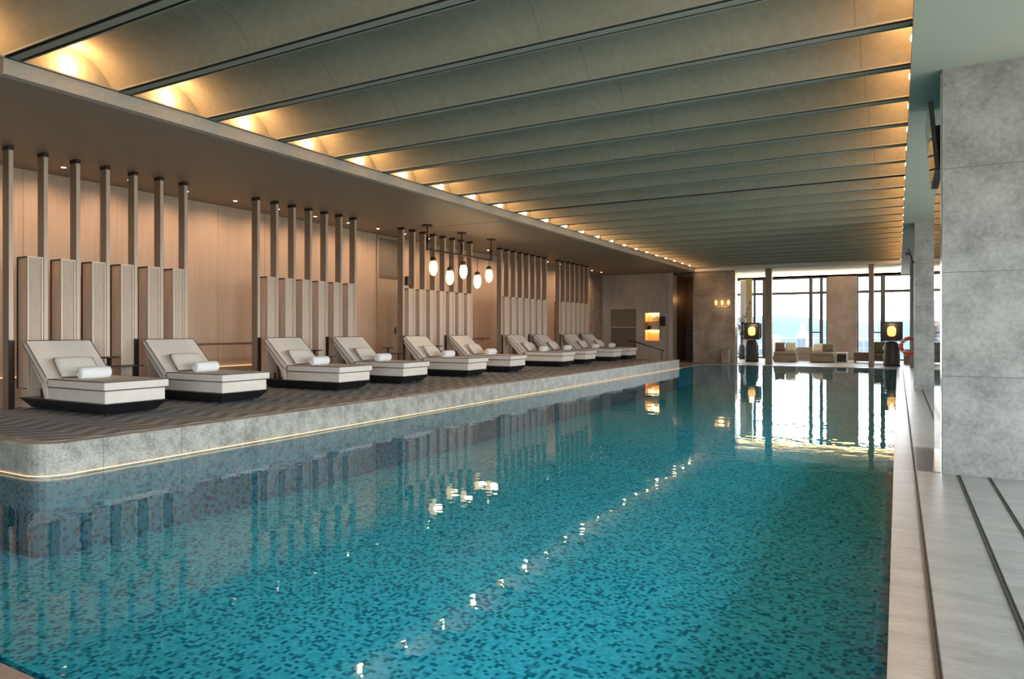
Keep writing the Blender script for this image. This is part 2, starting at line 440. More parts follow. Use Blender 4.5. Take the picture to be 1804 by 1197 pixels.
b.box(-8.9, -8.0, YW+.02, YW+2.2, LC-.12, LC-.001, M['darkwood'])
structure(b, 'wall_alcove', 'dark wood alcove between niche wall and marble wall', 'wall')
b = MB(); b.box(-8.88, -8.02, YW+1.9, YW+2.15, FZ, 1.0, M['darkwood']).box(-8.88, -8.02, YW+1.86, YW+2.15, 1.0, 1.12, M['redwood'])
tag(b.build('console'), 'dark console with reddish top inside the far alcove', 'console')
b = MB(); b.box(5.2, 5.4, -4, -3, -.1, LC, M['fascia']); b.box(5.2, 5.4, 18, YE, -.1, LC, M['fascia'])
b.box(5.2, 5.4, -3, 18, -.1, .25, M['fascia'])
structure(b, 'wall_right', 'plain wall with tall windows right of the walkway', 'wall')
b = MB(); b.box(-13.5, -4.0, -4.2, -4, -.1, VC+.1, M['fascia']); b.box(4.5, 5.4, -4.2, -4, -.1, VC+.1, M['fascia'])
b.box(-4.0, 4.5, -4.2, -4, 3.2, VC+.1, M['fascia']); b.box(-4.0, 4.5, -4.2, -4, -.1, .2, M['fascia'])
structure(b, 'wall_back', 'plain wall with window behind the camera', 'wall')
# stone pillars
b = MB(); b.box(.385, 1.75, 8.1, 9.55, -.1, LC, M['pillar']); structure(b, 'pillar_near', 'massive grey limestone pillar at the right, nearest the camera', 'pillar')
b = MB(); b.box(.372, .385, 8.16, 9.52, FZ, LC-.01, M['mirror']); structure(b, 'trim_42', 'polished cladding sheet on the pool side of the near pillar', 'cladding')
b = MB(); b.box(.35, 1.0, 19.3, 20.3, -.1, LC, M['pillar']); structure(b, 'pillar_mid', 'second grey stone pillar further along the walkway', 'pillar')
b = MB(); b.box(-3.0, -1.71, YE-.25, YE+.3, -.1, LC, M['pier']); structure(b, 'pillar_window', 'brown limestone pier between the far windows', 'pillar')

def window(n, horiz, a0, a1, plane, z0, z1, mull, trans, label, low=()):
    """horiz 'x': wall runs along X at y=plane; 'y': along Y at x=plane"""
    r = empty('window_%d' % n, ((a0+a1)/2, plane, z0) if horiz == 'x' else (plane, (a0+a1)/2, z0))
    tag(r, label, 'window', kind='structure')
    c = (a0+a1)/2
    f = MB()
    def bx(p0, p1, q0, q1, d=.05):
        p0 -= c; p1 -= c; q0 -= z0; q1 -= z0
        if horiz == 'x': f.box(p0, p1, -d, d, q0, q1, M['frame'])
        else: f.box(-d, d, p0, p1, q0, q1, M['frame'])
    for m_, w in mull: bx(m_-w/2, m_+w/2, z0, z1)
    for z, w in trans: bx(a0, a1, z-w/2, z+w/2, .04)
    for p0, p1, z in low: bx(p0, p1, z-.03, z+.03, .04)
    f.build('window_frame', r)
    g = MB()
    if horiz == 'x': g.sheet([[(a0-c,.0,0),(a1-c,.0,0)],[(a0-c,.0,z1-z0),(a1-c,.0,z1-z0)]], M['glass'])
    else: g.sheet([[(0,a0-c,0),(0,a1-c,0)],[(0,a0-c,z1-z0),(0,a1-c,z1-z0)]], M['glass'])
    g.build('pane', r)
    return r
window(1, 'x', -13.4, -3.0, YE, FZ, LC, [(-13.3,.1),(-10,.1),(-8.6,.1),(-7.42,.06),(-6.42,.12),(-5.95,.17),(-3.76,.16),(-3.28,.15),(-3.03,.06)],
       [(3.29,.13),(FZ+.04,.08),(LC-.03,.06)], 'wide far window with dark frame, left of the brown stone pier', [(-3.76,-3.28,1.34)])
window(2, 'x', -1.71, 5.2, YE, FZ, LC, [(-1.68,.06),(-.62,.19),(.9,.09),(1.6,.09),(3.2,.09),(5.1,.1)],
       [(3.29,.13),(FZ+.04,.08),(LC-.03,.06)], 'wide far window with dark frame, right of the brown stone pier', [(-1.2,-.62,1.34)])
window(3, 'y', -3, 18, 5.3, .25, LC, [(y,.1) for y in (-3,0,3,6,9,12,15,18)], [(3.2,.07),(.3,.08)], 'tall side windows right of the walkway, out of frame')
window(4, 'x', -4, 4.5, -4.1, .2, 3.2, [(x,.1) for x in (-3.95,-1.2,1.7,4.45)], [(.25,.08),(3.15,.08)], 'tall windows behind the camera, out of frame')

# door in oak wall
r = empty('door_1', (XW, 15.0, PZ)); tag(r, 'plain oak door between the second and third slatted screens', 'door', kind='structure')
MB().box(0, .03, -.42, .42, .004, 2.56, M['doorwood']).build('door_leaf', r, bevel=.004)
f = MB(); f.box(0, .05, -.48, -.42, .004, 3.70, M['doorwood']).box(0, .05, .42, .48, .004, 3.70, M['doorwood']).box(0, .05, -.42, .42, 2.56, 2.64, M['brown']).box(0,.05,-.42,.42,3.64,3.70,M['doorwood'])
f.build('door_frame', r)
MB().box(0, .02, -.42, .42, 2.64, 3.64, M['louver']).build('transom_panel', r)
h = MB(); h.box(.03, .04, .28, .34, 1.0, 1.2, M['darkbronze']).tube([(.035,.31,1.1),(.08,.31,1.1),(.085,.31,1.1),(.085,.17,1.1)], .010, M['darkbronze'], 8); h.build('door_handle', r)

# ------------------------------------------------------------------ slatted screens
PX = -10.9
groups = [
    ('first',  [5.02+.4565*k for k in range(7)]),
    ('second', [9.34+.46*k for k in range(7)]),
    ('third',  [13.87+.458*k for k in range(8)]),
    ('fourth', [18.82+.455*k for k in range(8)]),
    ('fifth',  [23.10+.45*k for k in range(7)]),
]
def make_post(plate):
    r = empty('screen_post', (0,0,PZ))
    MB().box(-.17, -.012, 0, .062, .0, LC-PZ, M['post']).build('post_body', r, bevel=.004)
    MB().box(-.012, 0, .004, .058, .0, LC-PZ, M['postedge']).build('front_strip', r)
    MB().box(-.172, .002, -.003, .065, LC-PZ-.06, LC-PZ-.0005, M['darkbronze']).build('top_collar', r)
    if plate:
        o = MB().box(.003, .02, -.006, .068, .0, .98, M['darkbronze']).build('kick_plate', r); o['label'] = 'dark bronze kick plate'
    return r
def make_panel(w):
    r = empty('fluted_panel', (0,0,PZ))
    H0, H1, D_ = .27, 2.185, .30
    p = MB()
    n = 5
    p.box(-D_, -.02, .012, w-.012, H0+.012, H1-.012, M['panel'])
    for k in range(n):   # flutes on the front face
        y = .022+(w-.044)*(k+.5)/n; q = (w-.044)/n*.5
        p.prism([(-.021,y-q),(-.013,y-q*.45),(-.013,y+q*.45),(-.021,y+q)], 'z', H0+.02, H1-.02, M['panel'])
    p.build('panel_core', r)
    f = MB()
    for y in (0, w-.014): f.box(-.02, .004, y, y+.014, H0, H1, M['trim'])
    f.box(-.02, .004, .014, w-.014, H1-.014, H1, M['trim']).box(-.02, .004, .014, w-.014, H0, H0+.014, M['trim'])
    f.box(-D_-.004, -D_+.016, -.004+.004, .012, H0, H1, M['darkbronze'])
    f.box(-D_, -.02, 0, .012, H1-.02, H1+.001, M['darkbronze'])
    f.build('panel_frame', r)
    MB().box(-D_+.02, -.03, .02, w-.02, 0, H0-.002, M['panel']).build('plinth', r)
    return r
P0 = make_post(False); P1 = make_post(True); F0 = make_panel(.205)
used = set()
def take(proto):
    if proto in used: return copy_tree(proto)
    used.add(proto); return proto
for gi, (gname, ys) in enumerate(groups):
    n = len(ys)
    for k, y in enumerate(ys):
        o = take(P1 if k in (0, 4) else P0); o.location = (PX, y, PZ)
        tag(o, 'slim brown screen post, %s post of the %s slatted screen from the camera' % (ORD[k], gname), 'post', 'posts of the slatted screens')
        if k < n-1:
            q = take(F0); q.location = (PX-.008, ys[k+1]-.211, PZ)
            tag(q, 'pale fluted panel, %s panel of the %s slatted screen from the camera' % (ORD[k], gname), 'panel', 'fluted panels between screen posts')

# ------------------------------------------------------------------ loungers
def rounded(mb_args, name, parent, bev, mats): pass
def make_lounger():
    r = empty('daybed_lounger', (0,0,PZ))
    # local: front of mattress at x=0, length towards -x, y 0..W
    W = .89
    b = MB(); b.box(-2.07, -.02, 0, W, .03, .165, M['black'], .13, .10); b.build('base', r, bevel=.006)
    for x, y in ((-1.85,.16),(-1.85,W-.16),(-.22,.16),(-.22,W-.16)):
        MB().lathe([(.03,.005),(.028,.031)], M['black'], (x,y,0), 12).build('foot', r)
    MB().box(-1.36, -.04, .03, W-.03, .166, .332, M['fabric']).build('seat_box', r, bevel=.018, seg=3)
    c = MB().box(-1.33, 0, 0, W, .334, .455, M['fabric']).build('seat_cushion', r, bevel=.022, seg=3)
    p = MB()
    for z in (.342, .449):
        p.tube([(-1.32,-.001,z),(-.012,-.001,z),(.001,.012,z),(.001,W-.012,z),(-.012,W+.001,z),(-1.32,W+.001,z)], .0065, M['piping'], 6)
    p.build('piping', c)
    # inclined back
    ux, uz = -.735, .678; nx, nz = -.678, -.735     # along / behind
    def P(s, t): return (-1.33+ux*s+nx*t, .452+uz*s+nz*t)
    bc = MB().prism([P(0,0), P(.765,0), P(.765,.095), P(.02,.118)], 'y', 0, W, M['fabric']).build('back_cushion', r, bevel=.02, seg=3)
    p = MB()
    for t in (.006, .10):
        a = P(.03,t); e = P(.755,t*.93)
        p.tube([(a[0],-.001,a[1]),(e[0],-.001,e[1]),(e[0]+ux*.012,.012,e[1]+uz*.012),(e[0]+ux*.012,W-.012,e[1]+uz*.012),(e[0],W+.001,e[1]),(a[0],W+.001,a[1])], .0065, M['piping'], 6)
    p.build('piping', bc)
    MB().prism([P(.02,.122), P(.72,.098), P(.70,.165), P(.10,.215), (-1.47,.168), (-1.37,.168)], 'y', .03, W-.03, M['fabric']).build('backrest', r, bevel=.015, seg=3)
    for y in (.22, W-.22): MB().tube([(-1.86,y,.60),(-1.76,y,.168)], .012, M['blackmatt'], 8).build('support_strut', r)
    return r
def make_pillow():
    # lies against the inclined back; local origin at its bottom middle
    r = empty('lumbar_pillow', (0,0,0))
    b = MB(); w, h, t = .27, .175, .062
    rows = []
    for i in range(15):
        u = -1+2*i/14; row = []
        for j in range(25):
            a = 2*PI*j/24
            row.append((u, a))
        rows.append(row)
    N = 18
    def surf(sign):
        out = []
        for i in range(N+1):
            u = -1+2*i/N; row = []
            for j in range(N+1):
                v = -1+2*j/N
                th = ((1-u**4)*(1-v**4))**.45
                cx = 1-.045*(v*v); cy = 1-.045*(u*u)
                row.append((sign*t*th, u*w*cx, h+v*h*cy))
            out.append(row)
        return out
    b.sheet(surf(1), M['pillow'], True); b.sheet(surf(-1), M['pillow'], True, True)
    bmesh.ops.remove_doubles(b.bm, verts=b.bm.verts[:], dist=.0008)
    b.build('pillow_body', r)
    p = MB(); loop = []
    for i in range(40):
        q = i/40*4; k = int(q); f = -1+2*(q-k)
        u, v = [(f,-1),(1,f),(-f,1),(-1,-f)][k]
        loop.append((0, u*w*(1-.045*v*v), h+v*h*(1-.045*u*u)))
    p.tube(loop, .006, M['piping'], 6, closed=True); p.build('piping', r)
    return r
def make_towel():
    r = empty('rolled_towel', (0,0,0))
    b = MB(); L, R = .2, .082
    b.lathe([(R*.78,-L),(R*.95,-L+.008),(R,-L+.03),(R*1.02,0),(R,L-.03),(R*.95,L-.008),(R*.78,L)], M['towel'], (0,0,R), 24, 'y')
    b.build('towel_roll', r)
    for e in (-1, 1):
        pts = []
        for k in range(50):
            a = k*.42; rr = .008+.052*k/50
            pts.append((rr*math.cos(a), e*(L+.001), R+rr*math.sin(a)))
        MB().tube(pts, .004, M['towel'], 5).build('spiral_edge', r)
    f = MB(); f.tube([(R*1.0*math.sin(a), y, R+R*1.0*math.cos(a)) for a, y in [(.9,-L+.02),(.9,0),(.9,L-.02)]], .006, M['towel'], 6); f.build('loose_flap', r)
    return r
def make_table():
    r = empty('side_table', (0,0,PZ))
    MB().box(-.16, .16, -.32, .32, .545, .56, M['darkbronze']).build('tray_top', r, bevel=.004)
    MB().lathe([(.15,.685),(.155,.69),(.155,.70),(.15,.705)], M['darkbronze'], (0,-.16,0), 24).build('raised_top', r)
    MB().tube([(0,-.16,.01),(0,-.16,.686)], .022, M['darkbronze'], 10).build('stem', r)
    MB().tube([(0,.24,.01),(0,.24,.546)], .014, M['darkbronze'], 10).build('leg', r)
    MB().box(-.13, .13, -.30, .30, .004, .016, M['darkbronze']).build('base_plate', r, bevel=.003)
    return r
LF = -8.77
LY = [5.12, 6.87, 9.34, 11.2, 13.63, 15.65, 18.86, 20.62, 23.09, 24.72]
LG, PG, TG = make_lounger(), make_pillow(), make_towel()
for i, y in enumerate(LY):
    far = ', farthest from the camera' if i == 9 else (', nearest the camera' if i == 0 else '')
    o = take(LG); o.location = (LF, y, PZ+.004)
    tag(o, 'off-white daybed lounger on black base, %s along the raised deck%s' % (ORD[i], far), 'lounger', 'daybed loungers in a row on the raised deck')
    q = take(PG); q.location = (LF-1.225, y+.40+random.uniform(-.015,.015), PZ+.470)
    q.rotation_euler = (0, math.radians(-42), math.radians(random.uniform(-2,2)))
    tag(q, 'cream lumbar pillow with dark piping leaning on the %s lounger from the camera' % ORD[i], 'pillow', 'lumbar pillows on the loungers')
    w = take(TG); w.location = (LF-.83+random.uniform(-.01,.01), y+.345, PZ+.460)
    w.rotation_euler = (0, 0, math.radians(random.uniform(-3,3)))
    tag(w, 'rolled white towel lying on the %s lounger from the camera' % ORD[i], 'towel', 'rolled towels on the loungers')
TB = make_table()
for y, lab in ((6.42,'between the first and second loungers'), (10.72,'between the third and fourth loungers'), (13.1,'just before the fifth lounger'),
               (15.1,'between the fifth and sixth loungers'), (20.18,'between the seventh and eighth loungers'), (24.35,'between the ninth and tenth loungers')):
    o = take(TB); o.location = (-10.62, y, PZ+.004)
    tag(o, 'dark bronze two-level side table %s' % lab, 'side table', 'side tables among the loungers')

# handrails, wall ledge light
def handrail(y0, y1, label):
    r = empty('handrail', (XW, (y0+y1)/2, 1.17)); L = (y1-y0)/2
    MB().tube([(.09,-L,0),(.09,L,0)], .022, M['brown'], 10).build('rail', r)
    for y in (-L*.75, L*.75):
        MB().tube([(0,y,-.06),(.07,y,-.06),(.09,y,-.015)], .009, M['darkbronze'], 8).build('bracket', r)
    tag(r, label, 'handrail', 'wooden rails on the oak wall')
handrail(8.35, 11.1, 'brown wooden handrail on oak wall between first and second screens')
handrail(17.4, 20.3, 'brown wooden handrail on oak wall between third and fourth screens')
def ledge(y0, y1, label):
    r = empty('lit_ledge', (XW, (y0+y1)/2, PZ)); L = (y1-y0)/2
    MB().box(0.002, .16, -L, L, .004, .36, M['doorwood']).build('ledge_box', r, bevel=.004)
    MB().box(.02, .05, -L, L, .361, .375, M['ledstrip']).build('light_line', r)
    tag(r, label, 'ledge', 'lit ledges along the oak wall')
ledge(3.7, 14.4, 'low lit ledge at foot of the oak wall, near side of the door')
ledge(15.6, 29.3, 'low lit ledge at foot of the oak wall, far side of the door')
# sensor box on the third screen
o = MB().box(-.05, .05, -.07, .07, -.11, .11, M['blackmatt']).build('wall_speaker', loc=(PX+.052, 14.0, 2.70), bevel=.01)
tag(o, 'small dark speaker box on the first post of the third screen', 'speaker')

# ------------------------------------------------------------------ lamps
def light(name, typ, loc, energy, color, parent=None, **kw):
    d = bpy.data.lights.new(name, typ); d.energy = energy; d.color = color
    for k, v in kw.items(): setattr(d, k, v)
    o = bpy.data.objects.new(name, d); COL.objects.link(o); o.location = loc
    if parent: o.parent = parent
    return o
WARM = (1,.50,.19)
vl = bpy.data.lights.new('vault_glow', 'POINT'); vl.energy = 12.5; vl.color = WARM; vl.shadow_soft_size = .02
def make_lamp():
    r = empty('vault_lamp', (0,0,0))
    MB().lathe([(.05,0),(.05,.006),(.02,.012)], M['postedge'], (0,0,0), 14).build('lamp_base', r)
    MB().lathe([(.02,.012),(.036,.022),(.052,.045),(.055,.068),(.048,.094),(.028,.112),(.006,.12)], M['bulb'], (0,0,0), 16).build('bulb', r)
    return r
VL = make_lamp()
for side, x, dx, ks in (('left', XF-.05, .07, range(-1, 23)), ('right', XE+.045, -.07, range(1, 23))):
    for k in ks:
        o = take(VL); o.location = (x, rib_y(k)+RP/2, VC)
        n = k+1 if side == 'left' else k-1
        tag(o, 'small glowing vault lamp on the %s ceiling edge, %s lamp from the camera' % (side, ORD[n]), 'lamp', 'lamps along the %s edge of the vaults' % side)
        lo = bpy.data.objects.new('vault_glow', vl); COL.objects.link(lo); lo.location = (x+dx, rib_y(k)+RP/2, VC+.185)
# recessed downlights over the oak wall
dl = bpy.data.lights.new('downlight_beam', 'SPOT'); dl.energy = 37; dl.color = (1,.65,.41); dl.spot_size = math.radians(138); dl.spot_blend = 1.; dl.shadow_soft_size = .04
def make_down():
    r = empty('downlight', (0,0,LC))
    MB().lathe([(.05,-.004),(.05,0)], M['trim'], (0,0,-.0005), 16).build('trim_ring', r)
    MB().lathe([(.035,-.006),(.035,-.003)], M['downlight'], (0,0,-.0005), 14).build('lens', r)
    return r
DL = make_down()
for k in range(24):
    y = 3.95+1.09*k
    o = take(DL); o.location = (-11.62, y, LC)
    tag(o, 'tiny recessed downlight in the low ceiling before the oak wall, %s from the camera' % ORD[k], 'downlight', 'downlights over the oak wall')
    lo = bpy.data.objects.new('downlight_beam', dl); COL.objects.link(lo); lo.location = (-11.62, y, LC-.03); lo.rotation_euler = (0, math.radians(17), 0)

# pendant over the loungers
PXX = -10.15; BZ = 3.45
r = empty('pendant_lamp', (PXX, 15.4, LC)); tag(r, 'linear bronze pendant lamp with five glowing egg-shaped glasses', 'pendant lamp')
def rel(y, z): return (0, y-15.4, z-LC)
MB().tube([rel(13.85,BZ), rel(16.97,BZ)], .022, M['darkbronze'], 10).build('beam', r)
for y in (13.88, 15.42, 16.94):
    c = MB(); p = rel(y, LC); c.lathe([(.13,-.035),(.13,0)], M['darkbronze'], (p[0],p[1],-.0005), 18); c.build('ceiling_cup', r)
    MB().tube([rel(y,LC-.03), rel(y,BZ+.3)], .016, M['darkbronze'], 8).build('rod', r)
    MB().tube([rel(y,BZ+.30), rel(y,BZ-.02)], .034, M['darkbronze'], 10).build('rod_sleeve', r)
for y, z in ((14.13,3.01),(14.86,2.82),(15.5,3.02),(16.2,2.80),(16.82,3.0)):
    MB().tube([rel(y,BZ), rel(y,z+.26)], .008, M['darkbronze'], 6).build('drop_rod', r)
    MB().lathe([(.03,.27),(.07,.24),(.075,.17)], M['darkbronze'], rel(y,z), 16).build('cap', r)
    MB().lathe([(.02,-.20),(.07,-.165),(.10,-.08),(.108,.0),(.10,.09),(.08,.16),(.06,.175)], M['globe'], rel(y,z), 20).build('glass_shade', r)
    light('pendant_glow', 'POINT', (PXX+.17, y, z), 7, (1,.66,.36), shadow_soft_size=.1)

# ------------------------------------------------------------------ right side: television, camera, lifebuoy
r = empty('television', (.335, 8.85, 3.45)); tag(r, 'slim black television tilted on a bracket, on the near pillar', 'television')
r.rotation_euler = (0, math.radians(-5), 0)
MB().box(-.03, .01, -.56, .56, -.36, .36, M['blackmatt']).build('tv_body', r, bevel=.006)
MB().box(-.032, -.0302, -.545, .545, -.345, .345, M['screen']).build('screen', r)
b = MB(); b.box(.012, .06, -.3, .2, -.2, .16, M['blackmatt']).tube([(.04,.0,-.12),(.085,.0,-.14)], .025, M['blackmatt'], 8); b.build('wall_bracket', r, bevel=.004)
r = empty('security_camera', (.35, 19.45, 3.25)); tag(r, 'small black camera on a bracket, on the second pillar', 'camera')
MB().tube([(0,0,-.16),(-.05,0,-.12),(-.07,0,0),(-.12,0,.06)], .016, M['blackmatt'], 8).build('bracket', r)
MB().box(-.19, -.07, -.10, .06, .03, .10, M['blackmatt']).build('camera_body', r, bevel=.012)
MB().tube([(-.10,0,.09),(-.13,0,.2)], .01, M['blackmatt'], 6).build('antenna', r)

r = empty('lifebuoy', (.40, 30.483, .84)); tag(r, 'red lifebuoy with white bands hanging on the slim column behind the second pillar', 'lifebuoy')
b = MB(); R = .29
ring = [(R*math.cos(2*PI*k/40), 0, R*math.sin(2*PI*k/40)) for k in range(40)]
b.tube(ring, .065, M['red'], 12, closed=True); b.build('ring', r)
w = MB()
for q in range(4):
    a0 = PI/4+q*PI/2
    w.tube([(R*math.cos(a0+t), 0, R*math.sin(a0+t)) for t in (-.13,-.065,0,.065,.13)], .0675, M['white'], 12)
w.build('white_band', r)
rp = MB(); rp.tube([((R+.075)*math.cos(2*PI*k/32), -.01, (R+.075)*math.sin(2*PI*k/32)) for k in range(32)], .009, M['white'], 6, closed=True); rp.build('rope', r)

# slim columns at pool end
for x, w, lab in ((-4.75,.26,'taupe square column at the pool end, left of the window sofas'), (-.92,.19,'slim taupe column at the pool end, beside the right lantern'), (.49,.19,'slim taupe column at the pool end, behind the lifebuoy')):
    b = MB(); b.box(x-w/2, x+w/2, 30.55, 30.55+w, FZ, LC if x > XE else VC-.02+ (LC-VC+.02), M['column'])
    tag(b.build('slim_column', bevel=.006), lab, 'column', 'slim columns at the pool end', kind='structure')

# ------------------------------------------------------------------ far left: niche, panel, rail, alcove
r = empty('niche_shelf', (-9.88, YW, NZ0)); tag(r, 'amber lit shelf unit set in the far niche', 'shelf unit')
b = MB(); W2 = .348
b.box(-W2, W2, .02, .48, .0, .02, M['niche']).box(-W2, W2, .02, .48, 1.29, 1.308, M['niche'])
b.box(-W2, -W2+.02, .02, .48, .02, 1.29, M['niche']).box(W2-.02, W2, .02, .48, .02, 1.29, M['niche']); b.build('carcass', r)
MB().box(-W2+.02, W2-.02, .03, .47, .50, .53, M['niche']).build('shelf', r)
MB().box(-W2+.02, W2-.02, .03, .47, .86, .89, M['niche']).build('shelf', r)
MB().box(-W2+.03, W2-.03, .44, .46, 1.25, 1.28, M['cove']).build('light_line', r); MB().box(-W2+.03, W2-.03, .44, .46, .47, .495, M['cove']).build('light_line', r)
light('niche_glow', 'POINT', (-9.88, YW+.15, NZ0+1.2), 5, (1,.66,.3), shadow_soft_size=.05); light('niche_glow', 'POINT', (-9.88, YW+.12, NZ0+.42), 4, (1,.6,.25), shadow_soft_size=.05)
for k, (dx, z, n, lab) in enumerate(((.10,.89,3,'stack of folded white towels on top shelf of the niche'), (.12,.53,2,'stack of folded white towels on middle shelf of the niche'))):
    b = MB()
    for j in range(n): b.box(-.15, .15, -.12, .12, j*.09, j*.09+.082, M['towel'])
    tag(b.build('towel_stack', loc=(-9.88+dx, YW+.26, NZ0+z+.001), bevel=.03, seg=3), lab, 'towels')
b = MB(); b.lathe([(.06,0),(.075,.08),(.05,.17),(.03,.19)], M['darkbronze'], (0,0,0), 16)
tag(b.build('jar', loc=(-10.08, YW+.2, NZ0+.531)), 'dark jar on the middle niche shelf beside folded towels', 'jar')
b = MB(); b.box(-.13, .13, -.03, 0, -.22, .22, M['blackmatt']); 
tag(b.build('wall_panel_display', loc=(-9.38, YW-.001, 1.85), bevel=.006), 'small black display screen on wall right of the lit niche', 'display')
r = empty('louvre_cabinet', (-11.26, YW, FZ)); tag(r, 'tall taupe louvred cabinet door on the far wall', 'cabinet')
f = MB(); f.box(-.61, .61, -.04, -.001, 0, 2.45, M['louver']); f.build('cabinet_door', r, bevel=.004)
f = MB()
for z in (1.55, 2.43, .02): f.box(-.61, .61, -.05, -.041, z, z+.025, M['trim'])
f.build('trim_line', r)
f = MB()
for k in range(40): f.prism([(-.041,.10+k*.036),(-.056,.112+k*.036),(-.041,.13+k*.036)], 'x', -.56, .56, M['louver'])
# prism x: pts=(y,z)
f.build('louvre_slats', r)
r = empty('stair_rail', (-9.0, 26.0, FZ)); tag(r, 'dark handrail descending from the far end of the raised deck', 'handrail')
MB().tube([(-.25,-.18,1.02),(0,0,.98),(.78,1.25,.60)], .028, M['darkbronze'], 8).build('rail', r)
MB().tube([(-.0,.0,0),(-.0,.0,.98)], .018, M['darkbronze'], 8).build('rail_post', r); MB().tube([(.72,1.15,.0),(.72,1.15,.63)], .018, M['darkbronze'], 8).build('rail_post', r)
# steps from deck
b = MB(); b.box(-11.5, -7.6, PY1, PY1+.35, FZ, .17, M['coping']); structure(b, 'steps', 'stone step down at the far end of the raised deck', 'steps')
light('alcove_glow', 'POINT', (-8.25, YW+1.6, 2.9), 10, (1,.5,.2), shadow_soft_size=.1)
# three warm glows on marble wall, built as small glowing shapes
r = empty('wall_glows', (-6.70, YW, 2.55)); tag(r, 'three small warm glowing shapes on the brown marble wall', 'wall lamp')
MB().box(-.36, .36, -.04, -.001, -.10, -.05, M['postedge']).build('back_bar', r)
for dx in (-.27, 0, .27):
    MB().tube([(dx,-.03,-.07),(dx,-.10,-.07),(dx,-.10,.0)], .012, M['postedge'], 8).build('arm', r)
    MB().lathe([(.03,0),(.055,.06),(.06,.14),(.045,.2),(.01,.22)], M['lantern'], (dx,-.10,.0), 14).build('glass_shade', r)
light('marble_glow', 'POINT', (-6.70, YW-.3, 2.55), 2.5, (1,.6,.3), shadow_soft_size=.15)
r = empty('waste_bin', (-6.52, YW-.25, FZ)); tag(r, 'slim stone-coloured bin standing by the brown marble wall', 'bin')
MB().box(-.16, .16, -.14, .14, 0, .60, M['pier']).build('bin_body', r, bevel=.01); MB().box(-.17, .17, -.15, .15, .60, .63, M['column']).build('bin_lid', r, bevel=.006)

# ------------------------------------------------------------------ window lounge
b = MB(); b.box(-6.76, -6.48, YE-.45, YE-.2, FZ, LC, M['gold']); tag(b.build('brass_column', bevel=.008), 'olive brass clad column at the left of the far window', 'column', kind='structure')
b = MB(); rows = []
for z in (FZ+.02, LC-.02): rows.append([(-7.08+.30*k/30, YE-.3+.03*math.sin(k*1.6), z) for k in range(31)])
b.sheet(rows, M['curtain'], True); o = b.build('curtain'); sol = o.modifiers.new('s','SOLIDIFY'); sol.thickness = .008
tag(o, 'pale curtain drawn beside the olive brass column', 'curtain')

def lantern(x, y, s, label):
    r = empty('floor_lantern', (x, y, FZ)); tag(r, label, 'lantern', 'floor lanterns at the pool end')
    b = MB(); prof = []
    b.lathe([(.29,0),(.31,.1),(.29,.25),(.31,.4),(.28,.55),(.30,.7),(.27,.88),(.20,.96),(.10,.98)], M['rock'], (0,0,0), 14)
    for v in b.bm.verts: 
        k = 1+.10*math.sin(v.co.z*23+v.co.x*9)*math.cos(v.co.y*13); v.co.x *= k; v.co.y *= k
    b.build('rock_base', r)
    f = MB(); h0, h1, w = 1.02, 1.76, .36
    for sx in (-1,1):
        for sy in (-1,1): f.box(sx*w-.025, sx*w+.025, sy*w*.7-.025, sy*w*.7+.025, h0, h1, M['blackmatt'])
    for z in (h0, h1-.05):
        for sy in (-1,1): f.box(-w, w, sy*w*.7-.025, sy*w*.7+.025, z, z+.05, M['blackmatt'])
        for sx in (-1,1): f.box(sx*w-.025, sx*w+.025, -w*.7, w*.7, z, z+.05, M['blackmatt'])
    f.build('lantern_frame', r)
    MB().box(-w+.02, w-.02, w*.7-.02, w*.7+.005, h0+.05, h1-.05, M['blackmatt']).build('back_panel', r)
    MB().lathe([(.30,0),(.30,.03)], M['steel'], (0,0,.99), 20).build('tray', r)
    MB().tube([(0,0,.97),(0,0,1.18)], .03, M['blackmatt'], 8).build('stem', r)
    MB().lathe([(.07,0),(.14,.05),(.16,.19),(.15,.33),(.08,.40)], M['lantern'], (0,0,1.18), 20).build('glowing_globe', r)
    light('lantern_glow', 'POINT', (x, y, FZ+1.68), 6, (1,.66,.34), shadow_soft_size=.1)
lantern(-5.78, 32.6, 1, 'open-frame lantern on dark rock base, left, near the marble wall')
lantern(-.22, 31.3, 1, 'open-frame lantern on dark rock base, right, near the lifebuoy')

r = empty('potted_tree', (-6.72, 35.3, FZ)); tag(r, 'leafy branch in a tall dark vase beside the marble wall', 'plant')
MB().lathe([(.14,0),(.2,.25),(.17,.6),(.12,.72)], M['rock'], (0,0,0), 16).build('vase', r)
br_ = MB(); lf = MB()
for k in range(9):
    a = random.uniform(0, 2*PI); l = random.uniform(1.2, 2.3)
    p = [(0,0,.7)]
    for t in (.35,.7,1.): p.append((math.cos(a)*.5*t*t+random.uniform(-.05,.05), math.sin(a)*.35*t*t, .7+l*t))
    br_.tube(p, [.014,.011,.008,.004], M['branch'], 6)
    for q in range(12):
        t = random.uniform(.35,1); c = Vector((math.cos(a)*.5*t*t+random.uniform(-.12,.12), math.sin(a)*.35*t*t+random.uniform(-.12,.12), .7+l*t+random.uniform(-.08,.08)))
        d = Vector((random.uniform(-1,1),random.uniform(-1,1),random.uniform(-.6,.6))).normalized(); e = d.cross(Vector((.3,.2,1))).normalized()*.05; d *= .10
        i = lf.mi(M['leaf']); lf._f([lf.bm.verts.new(v) for v in (c-d, c+e, c+d, c-e)], i)
br_.build('branches', r); lf.build('leaves', r)

